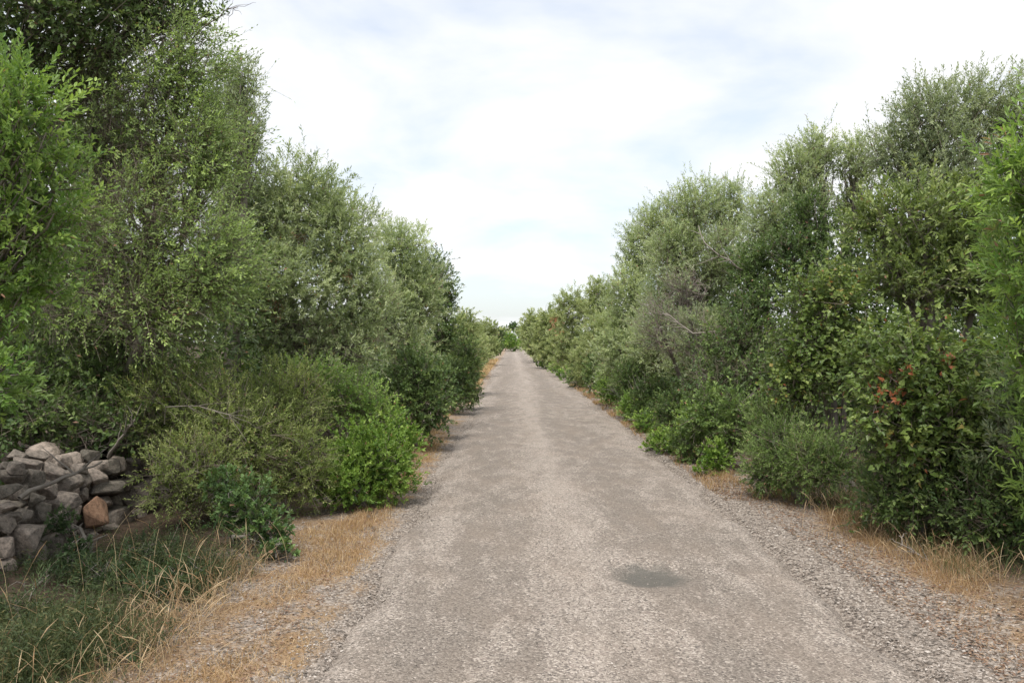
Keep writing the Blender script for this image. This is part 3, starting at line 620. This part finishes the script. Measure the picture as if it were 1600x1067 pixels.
# dense scrub filling the land behind the first rows
def thicket(name, label, boxes, mat, seed):
    rng = np.random.default_rng(seed); acc = Acc()
    for (x0, x1, y0, y1, z1, n, sz) in boxes:
        x = rng.uniform(x0, x1, n); y = rng.uniform(y0, y1, n)
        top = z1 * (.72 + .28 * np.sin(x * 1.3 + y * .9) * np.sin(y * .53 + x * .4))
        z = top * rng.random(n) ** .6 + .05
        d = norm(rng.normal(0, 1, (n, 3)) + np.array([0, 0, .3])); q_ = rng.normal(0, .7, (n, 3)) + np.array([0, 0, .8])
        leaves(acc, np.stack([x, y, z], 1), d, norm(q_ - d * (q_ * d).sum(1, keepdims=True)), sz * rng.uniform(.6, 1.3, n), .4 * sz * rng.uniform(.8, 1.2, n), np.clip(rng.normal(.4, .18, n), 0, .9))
    tag(acc.build(name, M[mat]), label, 'undergrowth', kind='stuff')
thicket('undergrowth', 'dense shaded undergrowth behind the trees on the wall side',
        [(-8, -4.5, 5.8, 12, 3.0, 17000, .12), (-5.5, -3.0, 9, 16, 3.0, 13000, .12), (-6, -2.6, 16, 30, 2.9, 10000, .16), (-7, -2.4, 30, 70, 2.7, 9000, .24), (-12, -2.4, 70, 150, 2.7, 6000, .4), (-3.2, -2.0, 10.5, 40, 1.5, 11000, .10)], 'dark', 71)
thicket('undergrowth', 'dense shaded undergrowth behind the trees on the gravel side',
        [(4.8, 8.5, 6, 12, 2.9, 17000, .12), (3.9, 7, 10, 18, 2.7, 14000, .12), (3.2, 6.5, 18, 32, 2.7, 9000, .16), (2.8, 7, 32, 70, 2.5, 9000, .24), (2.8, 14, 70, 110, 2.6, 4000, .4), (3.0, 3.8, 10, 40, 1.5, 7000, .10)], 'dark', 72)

# ------------------------------------------------------------------ dry stone wall
def stone_material():
    m, n, l = new_mat('lichened_limestone')
    t = n.new('ShaderNodeTexCoord').outputs['Object']; oi = n.new('ShaderNodeObjectInfo')
    va = n.new('ShaderNodeVectorMath'); va.operation = 'ADD'; l.new(t, va.inputs[0])
    sc = n.new('ShaderNodeVectorMath'); sc.operation = 'SCALE'; l.new(oi.outputs['Random'], sc.inputs['Scale']); sc.inputs[0].default_value = (37, 19, 53)
    l.new(sc.outputs[0], va.inputs[1]); v = va.outputs[0]
    n1 = noise(n, l, v, 5, 6, 0.65); n2 = noise(n, l, v, 26, 5, 0.7); n3 = noise(n, l, v, 11, 4, 0.6)
    b = ramp(n, [(0, (0.13, 0.118, 0.10)), (0.5, (0.225, 0.195, 0.17)), (1, (0.36, 0.305, 0.265))]); l.new(oi.outputs['Random'], b.inputs[0])
    g = ramp(n, [(0.35, (0.45, 0.45, 0.43)), (0.65, (1.25, 1.2, 1.15))]); l.new(n1, g.inputs[0])
    c = mixc(n, l, 1.0, b.outputs[0], g.outputs[0], 'MULTIPLY')
    li = ramp(n, [(0.55, (0, 0, 0)), (0.68, (1, 1, 1))]); l.new(n2, li.inputs[0])
    c = mixc(n, l, mathn(n, l, 'MULTIPLY', li.outputs[0], 0.55), c, (0.42, 0.40, 0.36))
    dk = ramp(n, [(0.58, (0, 0, 0)), (0.7, (1, 1, 1))]); l.new(n3, dk.inputs[0])
    c = mixc(n, l, mathn(n, l, 'MULTIPLY', dk.outputs[0], 0.6), c, (0.10, 0.095, 0.08))
    p = n.new('ShaderNodeBsdfPrincipled'); l.new(c, p.inputs['Base Color']); p.inputs['Roughness'].default_value = 0.92
    p.inputs['Specular IOR Level'].default_value = 0.2
    bu = n.new('ShaderNodeBump'); bu.inputs['Strength'].default_value = 0.7; bu.inputs['Distance'].default_value = 0.02
    l.new(mathn(n, l, 'ADD', n1, mathn(n, l, 'MULTIPLY', n2, 0.5)), bu.inputs['Height']); l.new(bu.outputs[0], p.inputs['Normal'])
    o = n.new('ShaderNodeOutputMaterial'); l.new(p.outputs[0], o.inputs[0])
    return m
def orange_material():
    m, n, l = new_mat('orange_stone')
    t = n.new('ShaderNodeTexCoord').outputs['Object']
    c = ramp(n, [(0.3, (0.11, 0.075, 0.05)), (0.48, (0.27, 0.155, 0.095)), (0.7, (0.35, 0.22, 0.14))]); l.new(noise(n, l, t, 7, 6, 0.65), c.inputs[0])
    p = n.new('ShaderNodeBsdfPrincipled'); l.new(c.outputs[0], p.inputs['Base Color']); p.inputs['Roughness'].default_value = 0.9
    bu = n.new('ShaderNodeBump'); bu.inputs['Strength'].default_value = 0.6; bu.inputs['Distance'].default_value = 0.02
    l.new(noise(n, l, t, 14, 5, .7), bu.inputs['Height']); l.new(bu.outputs[0], p.inputs['Normal'])
    o = n.new('ShaderNodeOutputMaterial'); l.new(p.outputs[0], o.inputs[0])
    return m
import bmesh
def rock_mesh(name, seed, mat):
    rng = np.random.default_rng(seed); bm = bmesh.new()
    pts = norm(rng.normal(0, 1, (14, 3))) * rng.uniform(.78, 1.0, (14, 1))
    pts = np.sign(pts) * np.abs(pts) ** .6
    for p_ in pts: bm.verts.new(p_ * .5)
    r_ = bmesh.ops.convex_hull(bm, input=bm.verts)
    for v in [v for v in bm.verts if not v.link_faces]: bm.verts.remove(v)
    bmesh.ops.bevel(bm, geom=list(bm.edges), offset=.034, segments=1, profile=.6, affect='EDGES')
    bmesh.ops.triangulate(bm, faces=bm.faces[:])
    co = np.array([v.co for v in bm.verts]); lo, hi = co.min(0), co.max(0)
    for v in bm.verts: v.co = [(v.co[k] - (lo[k] + hi[k]) / 2) / (hi[k] - lo[k]) for k in range(3)]
    m = bpy.data.meshes.new(name); bm.to_mesh(m); TRIS[0] += len(m.polygons); bm.free(); m.materials.append(mat)
    for p_ in m.polygons: p_.use_smooth = False
    return m
SM = stone_material()
rocks = [rock_mesh('stone', 300 + i, SM) for i in range(14)]
WX = -3.35
wall = empty('stone_wall', (WX - .3, 6.0, 0))
tag(wall, 'tumbled grey dry stone wall half buried in scrub at the verge', 'wall')
rs = random.Random(9)
def stone(c, size, mesh=None, rot=None):
    o = bpy.data.objects.new('stone', mesh or rs.choice(rocks)); col.objects.link(o); o.parent = wall
    o.location = (c[0] - wall.location.x, c[1] - wall.location.y, c[2])
    o.rotation_euler = rot or (rs.uniform(-.35, .35), rs.uniform(-.35, .35), rs.uniform(0, 6.28)); o.scale = size
    return o
zs = 1.0 / 4.446
face = [(225,285,130,110),(370,245,140,100),(330,365,125,110),(465,335,160,125),(560,290,130,130),(655,280,140,130),(720,355,230,95),(565,410,75,85),(455,435,150,100),
        (630,530,155,230),(710,460,110,110),(855,330,90,80),(940,420,180,150),(780,610,210,200),(640,685,110,90),(880,730,120,120),(535,670,80,70),(500,160,200,100),(620,140,110,90),
        (800,195,110,110),(745,215,120,100),(345,490,100,120),(265,530,130,140),(165,560,120,110),(90,560,90,100),(25,610,110,150),(350,620,120,110),(275,655,100,80),(160,700,190,170),
        (350,770,200,240),(200,880,260,200),(40,770,120,140),(50,910,120,120),(120,800,120,110),(180,190,140,90),(250,130,130,70),(80,270,130,100),(30,220,100,90),(510,540,110,130),
        (790,450,90,70),(560,225,90,70),(690,210,100,80),(40,490,110,70),(930,290,100,80),(120,140,110,70),(420,170,110,80),(420,560,90,110),(470,640,90,90),(600,790,150,110),(740,800,150,100),
        (480,800,140,120),(430,900,150,110),(1010,360,110,110),(1050,480,130,120),(950,560,150,120),(1020,660,140,110),(150,400,120,100),(60,380,120,90),(250,430,100,80),(90,660,70,60)]
for k, (zx, zy, w, h) in enumerate(face):
    x, y = zx * zs, 680 + zy * zs
    Y = -WX * F / (800 - x)
    z = CAM_H - (y - HY) * Y / F
    back = max(0, z) * .22 + (max(0, z - .62) * 1.6) + rs.uniform(-.03, .05)
    Xc = WX - back; Y = -Xc * F / (800 - x); z = CAM_H - (y - HY) * Y / F
    ww, hh = w * zs * Y / F * 1.15, h * zs * Y / F * 1.12
    if z < hh * .2: z = hh * .2
    if k == 9:
        om = rock_mesh('orange_stone', 333, orange_material())
        o = stone((Xc + .04, Y, z), (ww * .85, ww * .85, hh * .92), om, (.1, -.15, .4)); o['label'] = 'orange stone'
        o.name = 'orange_stone'
    else:
        stone((Xc, Y, z), (ww * rs.uniform(.9, 1.15), ww * rs.uniform(.9, 1.15), hh))
for k in range(200):      # the wall's body, its run-off into the bushes and its tumbled top
    Y = rs.uniform(4.3, 9.2); q_ = rs.random()
    hgt = (.78 if Y < 7.2 else .78 - .2 * (Y - 7.2))
    X_ = WX - rs.uniform(.2, .85); z = rs.uniform(.1, max(.2, hgt - .05 + .05 * math.sin(Y * 5)))
    if q_ < .25: z = rs.uniform(.05, .5); X_ = WX - rs.uniform(0, .15); Y = rs.choice([rs.uniform(4.2, 5.0), rs.uniform(7.3, 9.2)])
    sz = rs.uniform(.09, .22)
    stone((X_, Y, z), (sz * rs.uniform(.9, 1.4), sz * rs.uniform(.9, 1.4), sz * rs.uniform(.65, .95)))

# ------------------------------------------------------------------ dead branches
def dead_branch(name, label, pts, r0, seed, mat='pale', side=5, group=None):
    rng = np.random.default_rng(seed); P = np.array(pts, float); B = P[0].copy(); acc = Acc()
    def fine(Q, n=9):
        t = np.linspace(0, len(Q) - 1, n); return np.stack([np.interp(t, np.arange(len(Q)), Q[:, k]) for k in range(3)], 1) + rng.normal(0, .008, (n, 3))
    Q = fine(P); tubes(acc, Q[None], (r0 * np.linspace(1, .35, 9))[None], 6)
    for _ in range(side * 2):
        i = rng.integers(2, 8); d = norm(Q[i] - Q[i - 1] + rng.normal(0, .6, 3) * np.linalg.norm(Q[i] - Q[i - 1]))
        l_ = np.linalg.norm(Q[-1] - Q[0]) * rng.uniform(.2, .45)
        R_ = np.stack([Q[i] + d * l_ * t + rng.normal(0, .012, 3) * t for t in np.linspace(0, 1, 5)])
        tubes(acc, R_[None], (r0 * .5 * np.linspace(1, .25, 5))[None], 5)
    o = acc.build(name, M[mat], None, B, True); o.location = B
    return tag(o, label, 'branch', group)
dead_branch('dead_branch', 'pale forked dead branch sticking up behind the top of the stone wall', [px(168, 712, 6.9), px(180, 695, 6.8), px(195, 672, 6.7), px(212, 655, 6.7)], .016, 1, side=3)
dead_branch('dead_branch', 'grey fallen branch lying across the top stones of the wall', [px(30, 775, 5.35), px(80, 752, 5.5), px(120, 735, 5.7), px(160, 722, 6.0)], .018, 2, side=1, mat='bark')
dead_branch('dead_branch', 'thin arching dead bramble in the loose grey-green bush', [px(255, 660, 6.7), px(262, 632, 6.5), px(310, 630, 6.4), px(355, 645, 6.4), px(385, 690, 6.4)], .0045, 3, side=6)
dead_branch('dead_branch', 'long bleached bare branch slanting above the dead brown bush', [px(1172, 430, 12.2), px(1145, 408, 12), px(1105, 385, 12), px(1090, 350, 12.3)], .017, 4, side=4)
dead_branch('dead_branch', 'crooked bleached branch jutting from the dead brown bush', [px(1140, 512, 12.4), px(1085, 520, 12.6), px(1060, 500, 12.8), px(1040, 485, 13)], .017, 5, side=4)
dead_branch('dead_branch', 'pale hooped dead stem before the shadowy tangled bush', [px(1153, 700, 9.9), px(1148, 650, 9.8), px(1160, 625, 9.8), px(1180, 612, 9.9)], .009, 6, side=2)
dead_branch('dead_branch', 'broken pale sticks poking from dead grass under the deep green bush', [px(1470, 880, 5.75), px(1445, 870, 5.7), px(1415, 850, 5.8), px(1405, 830, 5.9)], .008, 7, side=5)
dead_branch('dead_branch', 'dry twig end hanging out over the lane from the top corner tree', [px(300, 60, 7.3), px(330, 30, 7.1), px(352, 14, 7.0), px(372, 10, 6.9)], .006, 8, side=3, mat='twig')

# ------------------------------------------------------------------ gravel, dry grass, weeds, fallen leaves
def scatter_gravel():
    rng = np.random.default_rng(41); acc = Acc()
    def band(n, y0, y1, xs, s0, s1):
        y = y0 * (y1 / y0) ** rng.random(n); x = xs(n, y); z = surf_z(x, y)
        sz = rng.uniform(s0, s1, n) * (0.6 + .8 * rng.random(n) ** 2)
        o = np.array([[1, 0, 0], [0, 1, 0], [-1, 0, 0], [0, -1, 0], [0, 0, 1], [0, 0, -1.]])
        V = o[None] * rng.uniform(.55, 1.1, (n, 6, 1)) + rng.normal(0, .18, (n, 6, 3))
        a = rng.uniform(0, 6.28, n); c_, s_ = np.cos(a), np.sin(a)
        V = np.stack([V[..., 0] * c_[:, None] - V[..., 1] * s_[:, None], V[..., 0] * s_[:, None] + V[..., 1] * c_[:, None], V[..., 2] * .7], -1)
        V = V * sz[:, None, None] * .5 + np.stack([x, y, z + sz * .12], 1)[:, None]
        q_ = np.array([[0, 1, 4], [1, 2, 4], [2, 3, 4], [3, 0, 4], [1, 0, 5], [2, 1, 5], [3, 2, 5], [0, 3, 5]])
        acc.add(V, (np.arange(n) * 6)[:, None, None] + q_[None], np.repeat(rng.random(n), 8))
    band(5000, 2.9, 16, lambda n, y: -0.92 + rng.normal(0, .09, n) + wob(y, 0) * -1, .008, .022)
    band(3000, 2.9, 9, lambda n, y: rng.uniform(-1.9, -.9, n), .007, .02)
    band(5000, 2.9, 12, lambda n, y: 2.0 + rng.normal(0, .12, n), .006, .016)
    band(2500, 2.9, 12, lambda n, y: -.82 + rng.normal(0, .08, n), .005, .013)
    band(11000, 2.9, 14, lambda n, y: 2.1 + np.abs(rng.normal(0, .42, n)) - .1, .008, .026)
    band(5000, 2.9, 12, lambda n, y: 0.45 + rng.normal(0, .2, n), .005, .013)
    band(4000, 2.9, 10, lambda n, y: rng.uniform(-.9, 2.1, n), .004, .011)
    m, n, l = new_mat('limestone_chips')
    at = n.new('ShaderNodeAttribute'); at.attribute_name = 'tint'
    r = ramp(n, [(0, (0.11, 0.095, 0.08)), (.4, (0.23, 0.195, 0.165)), (.8, (0.335, 0.29, 0.25)), (1, (0.50, 0.45, 0.40))]); l.new(at.outputs['Fac'], r.inputs[0])
    p = n.new('ShaderNodeBsdfPrincipled'); l.new(r.outputs[0], p.inputs['Base Color']); p.inputs['Roughness'].default_value = .9
    o = n.new('ShaderNodeOutputMaterial'); l.new(p.outputs[0], o.inputs[0])
    tag(acc.build('gravel', m), 'loose pale limestone gravel scattered on the road and its edges', 'gravel', kind='stuff')
scatter_gravel()

def blades(acc, rng, x, y, h, w, lean, tmean, tsd=.2, z=None, bow=.35):
    n = len(x); z = surf_z(x, y) if z is None else z
    a = rng.uniform(0, 6.28, n); ln = np.abs(rng.normal(0, lean, n))
    d = np.stack([np.cos(a) * np.sin(ln), np.sin(a) * np.sin(ln), np.cos(ln)], 1)
    b = np.stack([x, y, z], 1); h = h[:, None]
    hor = np.stack([np.cos(a), np.sin(a), np.zeros(n)], 1)
    p1 = b + d * h * .55; p2 = b + d * h + hor * h * bow * rng.random((n, 1)) - np.array([0, 0, 1]) * h * .12 * rng.random((n, 1))
    p2[:, 2] = np.maximum(p2[:, 2], z + .004)
    e = rng.uniform(0, 6.28, n); sd = np.stack([np.cos(e), np.sin(e), np.zeros(n)], 1) * (w[:, None] / 2)
    V = np.stack([b - sd, b + sd, p1 - sd * .8, p1 + sd * .8, p2], 1)
    q_ = np.array([[0, 1, 3], [0, 3, 2], [2, 3, 4]])
    acc.add(V, (np.arange(n) * 5)[:, None, None] + q_[None], np.repeat(np.clip(rng.normal(tmean, tsd, n), 0, 1), 3))

def grass():
    rng = np.random.default_rng(77)
    acc = Acc()
    def patches(n, y0, y1, xa, xb, keep=.5, sc=2.2, pw=1):
        y = y0 * (y1 / y0) ** rng.random(n * 3); x = xa + (xb - xa) * rng.random(n * 3) ** pw
        k = np.sin(x * sc * 2.1 + 1) + np.sin(y * sc + .5) + np.sin(x * sc * 3.3 - y * sc * 1.7) + rng.normal(0, .8, n * 3)
        i = np.where(k > np.quantile(k, 1 - keep))[0][:n]; return x[i], y[i]
    def put(n, y0, y1, xa, xb, h0, h1, lean, tm, keep=.5, w=.0035, pw=1):
        x, y = patches(n, y0, y1, xa, xb, keep, pw=pw); m_ = len(x)
        blades(acc, rng, x, y, rng.uniform(h0, h1, m_), w * np.maximum(1, y / 6) * rng.uniform(.7, 1.4, m_), lean, tm)
    put(12000, 3.2, 13, -1.75, -1.0, .012, .035, 1.3, .62, .5, .0028)          # trodden straw on the wall side
    put(8000, 3.4, 30, -1.75, -1.3, .03, .09, .9, .5, .5, .0028)
    put(5000, 5.5, 14, -1.5, -1.1, .03, .09, .8, .45, .6, .0028)
    put(4000, 24, 70, -1.75, -1.2, .08, .2, .6, .6, .7, .006)
    put(7000, 3.3, 9, 2.45, 3.6, .015, .05, 1.2, .45, .35, .0026)               # gravel side
    put(6000, 5.0, 9, 2.75, 3.5, .03, .13, .8, .4, .5, .0024)
    put(4500, 8, 30, 2.1, 2.6, .04, .14, .8, .4, .5)
    tag(acc.build('dry_grass', M['straw']), 'trodden tan dry grass along both verges of the lane', 'grass', kind='stuff')
    acc = Acc()
    nc = 46; cy = rng.uniform(3.2, 6.1, nc); cx = -2.0 - np.abs(rng.normal(0, .7, nc)); ch = rng.uniform(.5, 1.5, nc); ct = rng.normal(.42, .2, nc)
    n = 13000; ci = rng.integers(0, nc, n); x = cx[ci] + rng.normal(0, .16, n); y = cy[ci] + rng.normal(0, .16, n)
    x = np.minimum(x, -1.72 + rng.normal(0, .05, n))
    ch2 = ch[ci] * np.where(x < -2.5, .55, 1)
    blades(acc, rng, x, y, rng.uniform(.04, .24, n) * ch2, rng.uniform(.0018, .004, n), .8, 0, .14)
    acc.c[-1] = np.clip(acc.c[-1] + np.repeat(ct[ci], 3), 0, 1)
    n = 2500; y = rng.uniform(5.2, 8.5, n); x = rng.uniform(2.9, 3.8, n)
    blades(acc, rng, x, y, rng.uniform(.05, .22, n), rng.uniform(.003, .005, n), .6, .6, .2)
    # broad-leaved weeds between the blades
    n = 2200; ci = rng.integers(0, nc, n); x = np.minimum(cx[ci] + rng.normal(0, .14, n), -1.8); y = cy[ci] + rng.normal(0, .14, n); hgt = rng.uniform(.06, .24, n) * ch[ci] * np.where(x < -2.5, .6, 1)
    k = 14
    zz = surf_z(x, y)
    P = np.stack([x, y, zz], 1)[:, None] + np.array([0, 0, 1.])[None, None] * (hgt[:, None] * np.linspace(.25, 1, k)[None])[..., None]
    P = P + rng.normal(0, .03, P.shape); d = norm(rng.normal(0, 1, (n, k, 3)) * np.array([1, 1, .45]) + np.array([0, 0, .35])).reshape(-1, 3)
    q_ = rng.normal(0, .4, d.shape) + np.array([0, 0, 1.])
    leaves(acc, P.reshape(-1, 3), d, norm(q_ - d * (q_ * d).sum(1, keepdims=True)), rng.uniform(.015, .045, n * k), rng.uniform(.003, .010, n * k), np.clip(np.repeat(rng.normal(.4, .22, n), k) + rng.normal(0, .1, n * k), 0, 1))
    tag(acc.build('green_weeds', M['blade']), 'green grass and weeds growing in front of the stone wall', 'weeds', kind='stuff')
    # tall dry stalks with seed heads
    acc = Acc()
    def stalks(n, xs, ys, h0, h1, lean):
        x, y = xs, ys; z = surf_z(x, y); h = rng.uniform(h0, h1, n); a = rng.uniform(0, 6.28, n); ln = np.abs(rng.normal(0, lean, n))
        t_ = np.linspace(0, 1, 6)[None]
        r_ = h[:, None] * (np.sin(ln)[:, None] * t_ + .18 * t_ ** 3 * rng.uniform(0, 2, (n, 1)))
        P = np.stack([x[:, None] + np.cos(a)[:, None] * r_, y[:, None] + np.sin(a)[:, None] * r_, z[:, None] + h[:, None] * (t_ * np.cos(ln)[:, None] - .10 * t_ ** 4)], -1)
        R_ = np.full((n, 6), .0012); R_[:, 4:] = np.where(rng.random((n, 1)) < .3, .0032, .001); R_[:, 5] = .0008
        tubes(acc, P, R_, 3, np.clip(rng.normal(.7, .18, n), 0, 1))
    stalks(90, rng.normal(-1.98, .18, 90), rng.choice([4.7, 5.1, 5.5], 90) + rng.normal(0, .2, 90), .08, .36, .5)
    stalks(420, rng.normal(-1.82, .10, 420), rng.uniform(3.3, 5.6, 420), .06, .22, .7)
    stalks(45, rng.normal(-1.95, .2, 45), rng.uniform(4.6, 5.9, 45), .2, .45, .3)
    stalks(26, rng.normal(-2.35, .3, 26), rng.uniform(3.8, 5.6, 26), .25, .6, .28)
    stalks(170, rng.normal(-1.95, .16, 170), rng.uniform(3.3, 4.6, 170), .1, .3, .6)
    stalks(200, rng.normal(2.95, .18, 200), rng.uniform(5.3, 8.0, 200), .08, .28, .5)
    stalks(120, rng.normal(3.2, .25, 120), rng.uniform(4.6, 6.0, 120), .08, .3, .8)
    tag(acc.build('dry_stalks', M['straw'], smooth=True), 'tall bleached grass stalks with seed heads rising from the weeds', 'grass', kind='stuff')
    # fallen leaves
    acc = Acc()
    def fall(n, y0, y1, xs, sz):
        y = y0 * (y1 / y0) ** rng.random(n); x = xs(n); z = surf_z(x, y) + .004 + .01 * rng.random(n)
        a = rng.uniform(0, 6.28, n); d = norm(np.stack([np.cos(a), np.sin(a), rng.normal(0, .25, n)], 1)); q_ = rng.normal(0, .35, (n, 3)) + np.array([0, 0, 1.])
        leaves(acc, np.stack([x, y, z], 1), d, norm(q_ - d * (q_ * d).sum(1, keepdims=True)), rng.uniform(.4, 1.2, n) * sz, rng.uniform(.3, 1, n) * sz * .4, np.clip(rng.normal(.5, .25, n), 0, 1))
    fall(9500, 3.0, 9, lambda n: 2.3 + np.abs(rng.normal(0, .7, n)), .034)
    fall(4500, 3.0, 9, lambda n: -1.15 - np.abs(rng.normal(0, .4, n)), .03)
    fall(5000, 8, 32, lambda n: 2.15 + np.abs(rng.normal(0, .25, n)), .05)
    tag(acc.build('leaf_litter', M['litter']), 'brown fallen leaves littering the gravel verges', 'leaf litter', kind='stuff')
grass()
for st in STAT: print('TRI', *st)
print('TRIANGLES', TRIS[0], 'plants', PLANTS[0])
